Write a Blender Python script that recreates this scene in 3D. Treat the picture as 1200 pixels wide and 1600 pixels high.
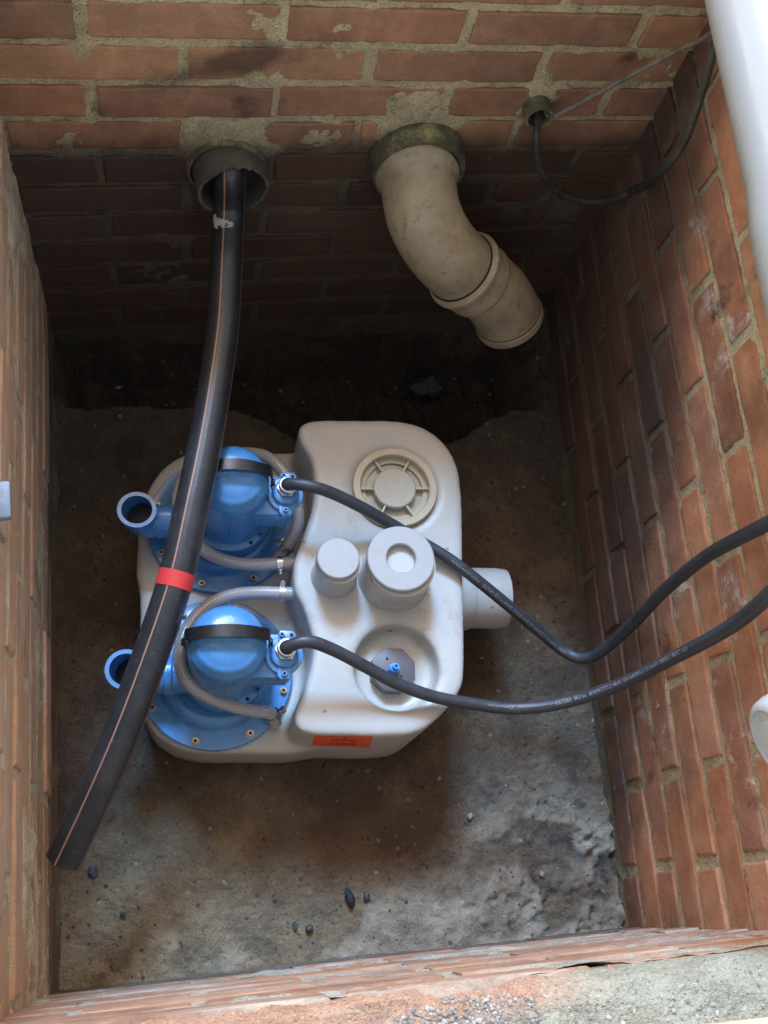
import bpy, bmesh, math, random
import numpy as np
from mathutils import Matrix, Vector
for o in list(bpy.data.objects): bpy.data.objects.remove(o, do_unlink=True)
S = bpy.context.scene
COL = S.collection
random.seed(7); RNG = np.random.default_rng(7)

# ------------------------------------------------------------------ camera
FPX = 1554.0
CAM_LOC = Vector((0.2484, -1.0091, 1.6224)); CAM_ROT = (0.3911, -0.1744, -0.1675)
cd = bpy.data.cameras.new('camera'); cam = bpy.data.objects.new('camera', cd); COL.objects.link(cam)
cam.location = CAM_LOC; cam.rotation_euler = CAM_ROT
cd.sensor_fit = 'HORIZONTAL'; cd.sensor_width = 36.0; cd.lens = 36.0 * FPX / 1200.0
cd.clip_start = 0.02; cd.clip_end = 500
S.camera = cam
# ------------------------------------------------------------------ sky, sun, exposure
TO_SUN = Vector((-0.05, 0.65, 0.76)).normalized()
w = bpy.data.worlds.new('World'); S.world = w; w.use_nodes = True
nt = w.node_tree; nt.nodes.clear()
sky = nt.nodes.new('ShaderNodeTexSky'); sky.sky_type = 'NISHITA'; sky.sun_disc = False
sky.sun_elevation = math.asin(TO_SUN.z); sky.sun_rotation = math.atan2(TO_SUN.x, TO_SUN.y)
sky.air_density = 0.8; sky.dust_density = 1.2; sky.ozone_density = 0.0
bg = nt.nodes.new('ShaderNodeBackground'); bg.inputs['Strength'].default_value = 0.12
wo = nt.nodes.new('ShaderNodeOutputWorld')
tint = nt.nodes.new('ShaderNodeMix'); tint.data_type = 'RGBA'; tint.blend_type = 'MULTIPLY'; tint.inputs[0].default_value = 1.0
tint.inputs[7].default_value = (1.0, 0.745, 0.49, 1)          # the photograph's warm white balance
nt.links.new(sky.outputs[0], tint.inputs[6]); nt.links.new(tint.outputs[2], bg.inputs['Color']); nt.links.new(bg.outputs[0], wo.inputs['Surface'])
sl = bpy.data.lights.new('sun', 'SUN'); sl.energy = 1.0; sl.angle = math.radians(13); sl.color = (0.21, 0.54, 1.0)
so = bpy.data.objects.new('sun', sl); COL.objects.link(so)
so.rotation_euler = TO_SUN.to_track_quat('Z', 'Y').to_euler(); so.location = (0, 3, 5)
S.cycles.max_bounces = 8; S.cycles.diffuse_bounces = 5; S.cycles.glossy_bounces = 3
S.view_settings.view_transform = 'Standard'; S.view_settings.look = 'None'
S.view_settings.gamma = 1.0; S.view_settings.use_curve_mapping = False
S.view_settings.exposure = 2.65

# ------------------------------------------------------------------ helpers
_R = cam.rotation_euler.to_matrix()
def at(x, y, z=None, Y=None, X=None):
    """point of the plane z=.. / Y=.. / X=.. that photograph pixel (x, y) looks at"""
    r = _R @ Vector(((x - 600) / FPX, -(y - 800) / FPX, -1))
    t = (z - CAM_LOC.z) / r.z if z is not None else (Y - CAM_LOC.y) / r.y if Y is not None else (X - CAM_LOC.x) / r.x
    return CAM_LOC + r * t

WORLD = {}
def link(o, parent=None, M=None):
    COL.objects.link(o)
    M = M if M is not None else Matrix.Identity(4)
    if parent is not None:
        o.parent = parent; o.matrix_parent_inverse = WORLD[parent.name].inverted()
    o.matrix_basis = M
    WORLD[o.name] = M.copy()
    return o
def add(name, me, mat=None, parent=None, M=None):
    o = bpy.data.objects.new(name, me)
    if mat is not None and (len(me.materials) == 0): me.materials.append(mat)
    return link(o, parent, M)
def thing(name, label, cat, loc=(0, 0, 0), group=None):
    o = bpy.data.objects.new(name, None); o.empty_display_size = 0.05
    link(o, None, Matrix.Translation(loc)); return tag(o, label, cat, group)
def tag(o, label=None, cat=None, group=None, kind=None):
    if label: o['label'] = label
    if cat: o['category'] = cat
    if group: o['group'] = group
    if kind: o['kind'] = kind
    return o
def mesh(name, verts, faces, smooth=True, sharp=None, uv=None):
    me = bpy.data.meshes.new(name); me.from_pydata([tuple(v) for v in verts], [], faces)
    me.update()
    if smooth:
        me.shade_smooth()
        if sharp: me.set_sharp_from_angle(angle=math.radians(sharp))
    if uv is not None:
        l = me.uv_layers.new(name='UVMap'); idx = np.zeros(len(me.loops), np.int32); me.loops.foreach_get('vertex_index', idx)
        l.data.foreach_set('uv', np.asarray(uv, np.float32)[idx].ravel())
    return me
def from_bm(name, bm, smooth=True, sharp=35):
    bmesh.ops.recalc_face_normals(bm, faces=bm.faces)
    me = bpy.data.meshes.new(name); bm.to_mesh(me); bm.free()
    if smooth: me.shade_smooth(); me.set_sharp_from_angle(angle=math.radians(sharp))
    return me
def join(name, parts, sharp=35):
    vs, fs, off = [], [], 0
    for v, f in parts:
        vs += [tuple(p) for p in v]; fs += [[i + off for i in q] for q in f]; off += len(v)
    return mesh(name, vs, fs, True, sharp)
def lathe_vf(prof, n=32, M=None, cap0=True, cap1=True):
    v, f = [], []
    for r, z in prof:
        for i in range(n):
            a = 2 * math.pi * i / n; v.append(Vector((r * math.cos(a), r * math.sin(a), z)))
    for k in range(len(prof) - 1):
        for i in range(n):
            j = (i + 1) % n; f.append([k * n + i, k * n + j, (k + 1) * n + j, (k + 1) * n + i])
    if cap0: f.append([i for i in range(n)][::-1])
    if cap1: f.append([(len(prof) - 1) * n + i for i in range(n)])
    if M is not None: v = [M @ p for p in v]
    return v, f
def box_vf(x0, x1, y0, y1, z0, z1, M=None, b=0.0):
    bm = bmesh.new(); bmesh.ops.create_cube(bm, size=1)
    for q in bm.verts:
        q.co = Vector((x0 + (q.co.x + .5) * (x1 - x0), y0 + (q.co.y + .5) * (y1 - y0), z0 + (q.co.z + .5) * (z1 - z0)))
    if b: bmesh.ops.bevel(bm, geom=bm.edges[:], offset=b, segments=2, affect='EDGES', profile=.6)
    bm.verts.ensure_lookup_table()
    v = [q.co.copy() for q in bm.verts]; f = [[q.index for q in fc.verts] for fc in bm.faces]; bm.free()
    if M is not None: v = [M @ p for p in v]
    return v, f
def prism_vf(pts, z0, z1, M=None, b=0.0, seg=2):
    bm = bmesh.new(); vs = [bm.verts.new((p[0], p[1], z0)) for p in pts]; fc = bm.faces.new(vs)
    ex = bmesh.ops.extrude_face_region(bm, geom=[fc])
    top = [g for g in ex['geom'] if isinstance(g, bmesh.types.BMVert)]
    for q in top: q.co.z = z1
    bmesh.ops.recalc_face_normals(bm, faces=bm.faces)
    if b:
        es = [e for e in bm.edges if all(abs(q.co.z - z1) < 1e-6 for q in e.verts)]
        bmesh.ops.bevel(bm, geom=es, offset=b, segments=seg, affect='EDGES', profile=.5)
    bm.verts.index_update(); bm.verts.ensure_lookup_table()
    v = [q.co.copy() for q in bm.verts]; f = [[q.index for q in fc.verts] for fc in bm.faces]; bm.free()
    if M is not None: v = [M @ p for p in v]
    return v, f
def spline(pts, n=60):
    """Catmull-Rom through pts, evenly resampled"""
    P = np.array([tuple(p) for p in pts], float)
    P = np.vstack([2 * P[0] - P[1], P, 2 * P[-1] - P[-2]]); out = []
    for i in range(1, len(P) - 2):
        for t in np.linspace(0, 1, 24, endpoint=False):
            a, b, c, d = P[i - 1], P[i], P[i + 1], P[i + 2]
            out.append(.5 * (2 * b + (c - a) * t + (2 * a - 5 * b + 4 * c - d) * t * t + (3 * b - a - 3 * c + d) * t ** 3))
    out.append(P[-2]); Q = np.array(out)
    for _ in range(2): Q[1:-1] = .25 * Q[:-2] + .5 * Q[1:-1] + .25 * Q[2:]
    s = np.r_[0, np.cumsum(np.linalg.norm(np.diff(Q, axis=0), axis=1))]; u = np.linspace(0, s[-1], n)
    return np.stack([np.interp(u, s, Q[:, k]) for k in range(3)], 1)
def frames(Q, up=(0, 0, 1)):
    T = np.gradient(Q, axis=0); T /= np.linalg.norm(T, axis=1)[:, None]
    N = np.zeros_like(Q); n = np.array(up, float)
    for i in range(len(Q)):
        n = n - T[i] * n.dot(T[i])
        if np.linalg.norm(n) < 1e-6: n = np.array([1., 0, 0]) - T[i] * T[i][0]
        n = n / np.linalg.norm(n); N[i] = n
    return T, N, np.cross(T, N)
def tube(name, Q, r, n=20, ri=None, up=(0, 0, 1), cap=True, ragged=0.0, sharp=50):
    """swept tube; r may be an array; ri makes it a hollow pipe with wall and cut ends. UV: u = metres along, v = turn"""
    Q = np.asarray(Q, float); m = len(Q); T, N, B = frames(Q, up); r = np.broadcast_to(np.asarray(r, float), (m,))
    s = np.r_[0, np.cumsum(np.linalg.norm(np.diff(Q, axis=0), axis=1))]
    a = np.linspace(0, 2 * np.pi, n + 1)
    def shell(rad, Qx):
        return (Qx[:, None] + rad[:, None, None] * (np.cos(a)[None, :, None] * N[:, None] + np.sin(a)[None, :, None] * B[:, None]))
    V = shell(r, Q); uv = np.stack(np.broadcast_arrays(s[:, None], (a / (2 * np.pi))[None]), -1)
    if ragged:
        V[-1] += T[-1] * (RNG.random((n + 1, 1)) - .5) * ragged; V[-1, -1] = V[-1, 0]
    v = V.reshape(-1, 3); uvs = uv.reshape(-1, 2); k = n + 1; f = []
    for i in range(m - 1):
        for j in range(n): f.append([i * k + j, i * k + j + 1, (i + 1) * k + j + 1, (i + 1) * k + j])
    if ri is not None:
        W = shell(np.broadcast_to(np.asarray(ri, float), (m,)), Q); W[-1] += V[-1] - shell(r, Q)[-1]
        o = len(v); v = np.vstack([v, W.reshape(-1, 3)]); uvs = np.vstack([uvs, uv.reshape(-1, 2)])
        for i in range(m - 1):
            for j in range(n): f.append([o + i * k + j, o + (i + 1) * k + j, o + (i + 1) * k + j + 1, o + i * k + j + 1])
        e = (m - 1) * k
        for j in range(n):
            f.append([e + j, e + j + 1, o + e + j + 1, o + e + j]); f.append([j + 1, j, o + j, o + j + 1])
    elif cap:
        f.append([j for j in range(n)][::-1]); f.append([(m - 1) * k + j for j in range(n)])
    return mesh(name, v, f, True, sharp, uvs)
# value noise -----------------------------------------------------------------
_T = RNG.random((256, 256))
def vn(x, y):
    xi = np.floor(x).astype(int); yi = np.floor(y).astype(int); fx = x - xi; fy = y - yi
    fx = fx * fx * (3 - 2 * fx); fy = fy * fy * (3 - 2 * fy)
    g = lambda i, j: _T[i & 255, j & 255]
    return (g(xi, yi) * (1 - fx) + g(xi + 1, yi) * fx) * (1 - fy) + (g(xi, yi + 1) * (1 - fx) + g(xi + 1, yi + 1) * fx) * fy
def fbm(x, y, sc, o=4, seed=0):
    t = 0; a = 1; n = 0
    for i in range(o):
        t = t + a * (vn(x * sc + 17.3 * (seed + i), y * sc + 9.1 * (seed + i)) - .5); n += a; a *= .5; sc *= 2.03
    return t / n * 2
def sstep(a, b, x):
    t = np.clip((x - a) / (b - a), 0, 1); return t * t * (3 - 2 * t)
def grid_mesh(name, X, Y, Z, attrs=None):
    h, wd = X.shape; me = bpy.data.meshes.new(name)
    v = np.stack([X, Y, Z], -1).reshape(-1, 3).astype(np.float32)
    i = np.arange(h * wd).reshape(h, wd)
    q = np.stack([i[:-1, :-1], i[:-1, 1:], i[1:, 1:], i[1:, :-1]], -1).reshape(-1, 4).astype(np.int32)
    me.vertices.add(len(v)); me.vertices.foreach_set('co', v.ravel())
    me.loops.add(q.size); me.loops.foreach_set('vertex_index', q.ravel())
    me.polygons.add(len(q)); me.polygons.foreach_set('loop_start', np.arange(0, q.size, 4, dtype=np.int32))
    me.update(calc_edges=True); me.shade_smooth()
    for k, a in (attrs or {}).items():
        at_ = me.attributes.new(k, 'FLOAT', 'POINT'); at_.data.foreach_set('value', a.reshape(-1).astype(np.float32))
    return me
# materials -------------------------------------------------------------------
class NT:
    def __init__(s, name):
        s.m = bpy.data.materials.new(name); s.m.use_nodes = True; s.t = s.m.node_tree; s.t.nodes.clear()
        s.o = s.n('OutputMaterial'); s.b = s.n('BsdfPrincipled'); s.l(s.b.outputs[0], s.o.inputs['Surface'])
        s.tc = s.n('TexCoord'); s.c = s.tc.outputs['Object']
    def n(s, k, **kw):
        x = s.t.nodes.new('ShaderNode' + k)
        for a, v in kw.items(): setattr(x, a, v)
        return x
    def l(s, a, b): s.t.links.new(a, b)
    def world(s):
        g = s.n('NewGeometry'); s.c = g.outputs['Position']; return s
    def noise(s, sc, det=4, rough=.6, co=None, off=None, dist=0):
        x = s.n('TexNoise'); x.inputs['Scale'].default_value = sc; x.inputs['Detail'].default_value = det
        x.inputs['Roughness'].default_value = rough; x.inputs['Distortion'].default_value = dist
        c = co or s.c
        if off is not None:
            a = s.n('VectorMath', operation='ADD'); s.l(c, a.inputs[0])
            if isinstance(off, (int, float)): a.inputs[1].default_value = (off, off * 1.7, off * .6)
            else: s.l(off, a.inputs[1])
            c = a.outputs[0]
        s.l(c, x.inputs['Vector']); return x.outputs['Fac']
    def ramp(s, fac, stops):
        r = s.n('ValToRGB'); e = r.color_ramp.elements
        while len(e) < len(stops): e.new(.5)
        for q, (p, c) in zip(e, stops): q.position = p; q.color = (*c, 1) if isinstance(c, tuple) else (c, c, c, 1)
        s.l(fac, r.inputs[0]); return r.outputs[0]
    def mix(s, fac, a, b, mode='MIX'):
        x = s.n('Mix', data_type='RGBA', blend_type=mode)
        for k, v in ((0, fac), (6, a), (7, b)):
            if isinstance(v, (int, float)): x.inputs[k].default_value = v if k == 0 else (v, v, v, 1)
            elif isinstance(v, tuple): x.inputs[k].default_value = (*v, 1)
            else: s.l(v, x.inputs[k])
        return x.outputs[2]
    def math(s, op, a, b=None, c=None):
        x = s.n('Math', operation=op)
        for i, v in enumerate((a, b, c)):
            if v is None: continue
            if isinstance(v, (int, float)): x.inputs[i].default_value = v
            else: s.l(v, x.inputs[i])
        return x.outputs[0]
    def mapr(s, v, a, b, c=0., d=1.):
        x = s.n('MapRange', interpolation_type='SMOOTHSTEP'); s.l(v, x.inputs[0])
        for i, q in zip((1, 2, 3, 4), (a, b, c, d)): x.inputs[i].default_value = q
        return x.outputs[0]
    def sep(s, c=None):
        x = s.n('SeparateXYZ'); s.l(c or s.c, x.inputs[0]); return x.outputs
    def attr(s, name): return s.n('Attribute', attribute_name=name).outputs['Fac']
    def bump(s, h, st=.3, dist=.002):
        x = s.n('Bump'); x.inputs['Strength'].default_value = st; x.inputs['Distance'].default_value = dist
        s.l(h, x.inputs['Height']); s.l(x.outputs[0], s.b.inputs['Normal']); return s
    def set(s, **k):
        for a, v in k.items():
            i = s.b.inputs[{'col': 'Base Color', 'rough': 'Roughness', 'metal': 'Metallic', 'spec': 'Specular IOR Level', 'coat': 'Coat Weight', 'coatr': 'Coat Roughness', 'sss': 'Subsurface Weight', 'trans': 'Transmission Weight', 'alpha': 'Alpha'}[a]]
            if isinstance(v, tuple): i.default_value = (*v, 1)
            elif isinstance(v, (int, float)): i.default_value = v
            else: s.l(v, i)
        return s
def simple(name, col, rough=.5, metal=0., var=.12, sc=40, bump=.1, **k):
    m = NT(name); n = m.noise(sc, 5); lo = tuple(c * (1 - var * 1.6) for c in col); hi = tuple(min(1, c * (1 + var)) for c in col)
    m.set(col=m.ramp(n, [(.3, lo), (.7, hi)]), rough=m.mapr(m.noise(sc * .6, 4), .3, .7, max(.03, rough - .08), min(1, rough + .1)), metal=metal, **k)
    if bump: m.bump(m.noise(sc * 4, 3), bump, .001)
    return m.m

def brick_mat(name, stain_shade, lime=0.0, streak=0.0, pale=0.0, gain=1.0, dirt=.42):
    """stain: (u-scale) node builder giving a 0..1 damp / soot / painted shade mask in world space"""
    m = NT(name).world(); oi = m.n('ObjectInfo').outputs['Random']
    offv = m.n('CombineXYZ'); m.l(m.math('MULTIPLY', oi, 37.), offv.inputs[0]); m.l(m.math('MULTIPLY', oi, 91.), offv.inputs[1])
    body = m.ramp(oi, [(0., (.34, .165, .092)), (.2, (.46, .235, .128)), (.4, (.27, .135, .088)), (.6, (.50, .27, .15)), (.8, (.39, .182, .098)), (1., (.45, .25, .155))])
    if gain != 1: body = m.mix(1., body, (gain, gain * .95, gain * .95), 'MULTIPLY')
    if pale: body = m.mix(pale, body, (.76, .51, .33))
    mott = m.noise(26, 5, .65, off=offv.outputs[0])
    c = m.mix(m.mapr(mott, .35, .75), m.mix(1., body, (.78, .72, .7), 'MULTIPLY'), m.mix(.25, body, (.48, .27, .16)))
    fine = m.noise(420, 3, .7)
    c = m.mix(m.mapr(fine, .58, .74, 0, .45), c, (.50, .36, .25))
    c = m.mix(m.mapr(fine, .42, .28, 0, .55), c, (.06, .03, .022))
    smear = m.noise(9, 6, .7, off=offv.outputs[0], dist=.4)       # cement haze on the faces
    c = m.mix(m.mapr(smear, .56, .74, 0, .45), c, (.24, .19, .125))
    if streak:                                                    # mortar dragged along the courses
        ma = m.n('Mapping'); m.l(m.c, ma.inputs[0]); ma.inputs['Scale'].default_value = (5, 5, 60) if streak > 0 else (5, 5, 60)
        sn = m.noise(1., 6, .72, co=ma.outputs[0]); c = m.mix(m.mapr(sn, .50, .62, 0, abs(streak)), c, (.50, .46, .36)); c = m.mix(m.mapr(m.noise(1.3, 5, .7, co=ma.outputs[0], off=7.), .58, .66, 0, abs(streak) * .8), c, (.24, .21, .18))
    if lime:
        lm = m.math('MULTIPLY', m.mapr(m.noise(7, 7, .72, off=5.1), .56, .66), m.mapr(m.noise(60, 4, .7), .38, .6))
        c = m.mix(m.math('MULTIPLY', lm, lime), c, (.52, .47, .44))
    grime = m.noise(3.6, 6, .68, off=11.)                        # old dirt in large uneven fields
    c = m.mix(m.mapr(grime, .42, .66, 0, dirt), c, m.mix(.7, c, (.055, .042, .036)))
    st = stain_shade(m)
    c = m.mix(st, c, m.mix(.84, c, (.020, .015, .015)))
    m.set(col=c, rough=m.mapr(mott, .3, .7, .72, .93), spec=.3)
    h = m.math('ADD', m.math('MULTIPLY', fine, .6), m.noise(95, 4, .7))
    m.bump(h, .7, .0024)
    return m.m
SMEAR = (lambda p: (p.x, p.z))(at(370, 98, Y=0))
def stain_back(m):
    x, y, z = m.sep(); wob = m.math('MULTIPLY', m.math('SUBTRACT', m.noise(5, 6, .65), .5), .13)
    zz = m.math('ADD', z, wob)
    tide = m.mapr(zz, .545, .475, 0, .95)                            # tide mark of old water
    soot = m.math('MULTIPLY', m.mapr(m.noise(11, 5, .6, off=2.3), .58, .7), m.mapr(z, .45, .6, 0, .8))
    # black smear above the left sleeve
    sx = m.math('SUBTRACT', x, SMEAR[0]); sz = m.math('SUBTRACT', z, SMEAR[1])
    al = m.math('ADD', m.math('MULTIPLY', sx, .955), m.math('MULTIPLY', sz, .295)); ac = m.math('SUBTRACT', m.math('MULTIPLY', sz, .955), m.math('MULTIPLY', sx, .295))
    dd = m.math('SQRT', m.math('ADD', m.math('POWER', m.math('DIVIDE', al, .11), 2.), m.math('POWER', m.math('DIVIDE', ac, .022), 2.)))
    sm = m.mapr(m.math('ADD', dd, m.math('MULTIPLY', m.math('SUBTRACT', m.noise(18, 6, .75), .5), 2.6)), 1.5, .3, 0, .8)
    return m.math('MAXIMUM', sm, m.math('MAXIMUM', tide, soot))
def stain_shade_side(m):
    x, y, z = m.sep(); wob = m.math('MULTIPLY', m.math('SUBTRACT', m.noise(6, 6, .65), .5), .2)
    # shade painted in along with stains: high at back, low at front
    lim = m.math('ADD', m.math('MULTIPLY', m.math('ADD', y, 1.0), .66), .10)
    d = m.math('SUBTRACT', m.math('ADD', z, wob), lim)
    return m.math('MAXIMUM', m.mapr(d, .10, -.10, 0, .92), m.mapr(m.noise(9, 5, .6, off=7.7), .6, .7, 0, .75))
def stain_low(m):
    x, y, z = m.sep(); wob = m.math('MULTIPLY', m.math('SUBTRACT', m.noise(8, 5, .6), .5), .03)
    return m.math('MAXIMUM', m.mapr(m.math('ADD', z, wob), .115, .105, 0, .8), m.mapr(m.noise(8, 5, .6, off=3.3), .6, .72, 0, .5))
def mortar_mat(name, stain_shade, base=(.54, .46, .30)):
    m = NT(name).world(); n = m.noise(18, 6, .65); f = m.noise(300, 3, .8)
    c = m.ramp(n, [(.25, tuple(b * .55 for b in base)), (.5, base), (.75, tuple(min(1, b * 1.35) for b in base))])
    c = m.mix(m.mapr(f, .56, .66, 0, .8), c, (.62, .57, .44)); c = m.mix(m.mapr(f, .45, .33, 0, .85), c, (.08, .065, .045))
    st = stain_shade(m); c = m.mix(st, c, m.mix(.84, c, (.028, .024, .021)))
    m.set(col=c, rough=.95, spec=.2); m.bump(m.math('ADD', f, m.math('MULTIPLY', m.noise(90, 4), 1.2)), .9, .004); return m.m

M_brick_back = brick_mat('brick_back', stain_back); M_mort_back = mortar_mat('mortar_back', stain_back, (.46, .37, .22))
M_brick_side = brick_mat('brick_side', stain_shade_side, 1., gain=1.3, dirt=.75); M_mort_side = mortar_mat('mortar_side', stain_shade_side)
M_brick_left = brick_mat('brick_left', stain_low, .35, .7, .8, dirt=.2); M_mort_left = mortar_mat('mortar_left', stain_low, (.70, .60, .42))
M_brick_front = brick_mat('brick_front', stain_low, .5, .6, .12, dirt=.25); M_mort_front = mortar_mat('mortar_front', stain_low, (.46, .42, .33))

def floor_mat():
    m = NT('old_concrete').world()
    big = m.noise(3.2, 6, .62); mid = m.noise(16, 6, .68, off=4.); f = m.noise(230, 4, .85)
    pale = m.attr('pale'); mud = m.attr('mud')
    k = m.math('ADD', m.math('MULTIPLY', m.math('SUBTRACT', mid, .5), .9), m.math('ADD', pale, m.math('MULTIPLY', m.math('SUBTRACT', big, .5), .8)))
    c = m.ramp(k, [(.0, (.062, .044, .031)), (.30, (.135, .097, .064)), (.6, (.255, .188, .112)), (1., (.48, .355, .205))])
    c = m.mix(m.mapr(f, .55, .68, 0, .55), c, m.mix(.5, c, (.44, .36, .25))); c = m.mix(m.mapr(f, .46, .33, 0, .8), c, m.mix(.75, c, (.012, .010, .009)))
    pits = m.noise(75, 3, .5, off=9.); c = m.mix(m.mapr(pits, .34, .27, 0, .8), c, (.018, .014, .012))
    c = m.mix(m.math('MULTIPLY', mud, m.mapr(m.noise(22, 5, .7, off=6.), .46, .62, 0, .8)), c, (.030, .027, .029))
    c = m.mix(m.math('MULTIPLY', m.attr('clod'), .8), c, m.ramp(mid, [(.3, (.24, .19, .13)), (.7, (.60, .51, .38))]))
    c = m.mix(m.attr('rust'), c, (.10, .052, .028))
    vo = m.n('TexVoronoi'); vo.inputs['Scale'].default_value = 70; m.l(m.c, vo.inputs['Vector']); vr = m.sep(vo.outputs['Color'])[0]
    speck = m.math('MULTIPLY', m.mapr(m.math('ADD', vo.outputs['Distance'], m.math('MULTIPLY', m.math('SUBTRACT', f, .5), .5)), .30, .16), m.mapr(vr, .80, .82))
    c = m.mix(m.math('MULTIPLY', speck, .75), c, m.ramp(vr, [(.82, (.018, .015, .014)), (.92, (.06, .045, .035)), (.97, (.42, .36, .27))]))
    c = m.mix(m.mapr(m.noise(48, 5, .8, off=13.), .40, .30, 0, .6), c, m.mix(.7, c, (.02, .016, .013)))
    wet = m.math('MULTIPLY', mud, m.mapr(m.noise(11, 4), .4, .6))
    m.set(col=c, rough=m.math('SUBTRACT', .93, m.math('MULTIPLY', wet, .6)), spec=.4)
    m.bump(m.math('ADD', f, m.math('ADD', m.noise(90, 4, .75), pits)), 1., .006); return m.m
M_floor = floor_mat()
def ground_mat():
    m = NT('gravel_ground').world(); v = m.n('TexVoronoi'); v.inputs['Scale'].default_value = 90; m.l(m.c, v.inputs['Vector'])
    c = m.mix(.6, m.ramp(m.noise(4, 5), [(.3, (.20, .17, .13)), (.7, (.34, .30, .24))]), m.ramp(m.sep(v.outputs['Color'])[0], [(0., (.18, .16, .13)), (1., (.75, .72, .66))]), 'SOFT_LIGHT')
    m.set(col=c, rough=.95); m.bump(v.outputs['Distance'], .8, .01); return m.m
M_ground = ground_mat()
def tank_mat():
    m = NT('offwhite_polyethylene').world(); n = m.noise(7, 5, .6); f = m.noise(150, 4, .7); sp = m.noise(55, 2, .4, off=3.)
    c = m.ramp(n, [(.3, (.41, .398, .358)), (.7, (.455, .445, .41))])
    c = m.mix(m.mapr(m.noise(4.5, 6, .65, off=8.), .55, .75, 0, .35), c, (.35, .30, .22))
    x, y, z = m.sep(); low = m.mapr(m.math('ADD', z, m.math('MULTIPLY', m.noise(30, 5, .7), .05)), .075, .03, 0, .6)
    c = m.mix(low, c, (.17, .135, .095))                          # mud splashed round the foot
    dust = m.math('MULTIPLY', m.mapr(m.noise(20, 7, .78, off=2.), .52, .68), m.mapr(m.noise(5, 3, .5, off=6.), .45, .6)); c = m.mix(m.math('MULTIPLY', dust, .5), c, (.30, .25, .18))
    c = m.mix(m.mapr(sp, .26, .225, 0, .75), c, (.12, .10, .08))
    m.set(col=c, rough=m.mapr(f, .3, .7, .33, .48), spec=.45)
    m.bump(m.math('ADD', m.noise(420, 3), m.math('MULTIPLY', m.noise(25, 3), 2.)), .09, .002); return m.m
M_tank = tank_mat()
M_cap = simple('white_cap_plastic', (.34, .335, .32), .42, var=.03, sc=60, bump=.05)
M_lid = simple('yellowed_lid_plastic', (.45, .405, .29), .38, var=.05, sc=50, bump=.05)
M_lidin = simple('lid_inner_plastic', (.39, .38, .31), .38, var=.05, sc=50, bump=.05)
def blue_mat():
    m = NT('blue_cast_enamel'); n = m.noise(30, 5); c = m.ramp(n, [(.3, (.054, .20, .43)), (.7, (.070, .245, .51))])
    dust = m.mapr(m.noise(55, 6, .7, off=2.), .56, .75, 0, .3); c = m.mix(dust, c, (.20, .27, .34))
    m.set(col=c, rough=m.mapr(m.noise(70, 4), .3, .7, .22, .38), spec=.5, coat=.3, coatr=.18)
    m.bump(m.math('ADD', m.noise(260, 3, .6), m.math('MULTIPLY', m.noise(60, 2), .5)), .28, .0014); return m.m
M_blue = blue_mat()
M_bluepl = simple('bright_blue_plastic', (.06, .26, .72), .35, var=.05, bump=0)
M_blk = simple('black_rubber', (.016, .016, .018), .5, var=.2, sc=90, bump=.15)
M_strap = simple('black_handle', (.012, .012, .013), .28, var=.15, bump=.03)
M_dark = simple('dark_inside', (.012, .012, .014), .8, var=.1, bump=0)
M_steel = simple('zinc_steel', (.62, .60, .56), .28, 1., var=.1, bump=.1)
M_bolt = simple('tarnished_bolt', (.42, .35, .26), .4, 1., var=.2, bump=.1)
M_brass = simple('brass', (.55, .36, .17), .33, 1., var=.12, bump=.1)
M_grey = simple('grey_plastic', (.105, .10, .105), .45, var=.06, bump=.05)
M_white = simple('white_pvc', (.34, .36, .375), .22, var=.02, sc=20, bump=.02)
M_tape = simple('red_tape', (.62, .045, .04), .38, var=.05, bump=.03)
M_label = simple('orange_label', (.80, .105, .035), .5, var=.05, bump=.0)
M_ink = simple('black_ink', (.02, .015, .015), .6, var=.05, bump=0)
M_print = simple('pale_print', (.26, .27, .285), .55, var=.05, bump=0)
M_stone = simple('dark_stone', (.05, .05, .06), .6, var=.5, sc=90, bump=.5)
M_palestone = simple('pale_stone', (.30, .265, .215), .8, var=.3, sc=60, bump=.5)
M_redstone = simple('brick_crumb', (.30, .10, .05), .9, var=.3, sc=60, bump=.5)
M_wood = simple('sunbleached_timber', (.55, .45, .28), .75, var=.25, sc=35, bump=.4)
M_galv = simple('painted_grey_metal', (.17, .185, .20), .45, .0, var=.2, sc=60, bump=.25)
def cable_mat():
    m = NT('cable_rubber').world(); n = m.noise(55, 6, .7)
    c = m.ramp(n, [(.3, (.026, .028, .033)), (.7, (.046, .049, .056))])
    c = m.mix(m.mapr(m.noise(160, 4, .7, off=3.), .6, .75, 0, .35), c, (.13, .12, .11))
    m.set(col=c, rough=m.mapr(n, .3, .7, .38, .55), spec=.5); m.bump(m.noise(300, 3), .12, .001); return m.m
M_cable = cable_mat()
def hose_mat():
    m = NT('braided_clear_hose'); uv = m.sep(m.tc.outputs['UV'])
    a = m.math('MULTIPLY', uv[0], 2 * math.pi / .0036); b = m.math('MULTIPLY', uv[1], 2 * math.pi * 12)
    p = m.math('SINE', m.math('ADD', a, b)); q = m.math('SINE', m.math('SUBTRACT', a, b))
    t = m.math('MAXIMUM', m.mapr(p, .35, .9), m.mapr(q, .35, .9))
    c = m.mix(t, m.ramp(m.noise(60, 4), [(.3, (.165, .163, .168)), (.7, (.235, .232, .235))]), (.52, .515, .51))
    m.set(col=c, rough=.22, spec=.5, coat=.6, coatr=.1); m.bump(t, .25, .0006); return m.m
M_hose = hose_mat()
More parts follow.
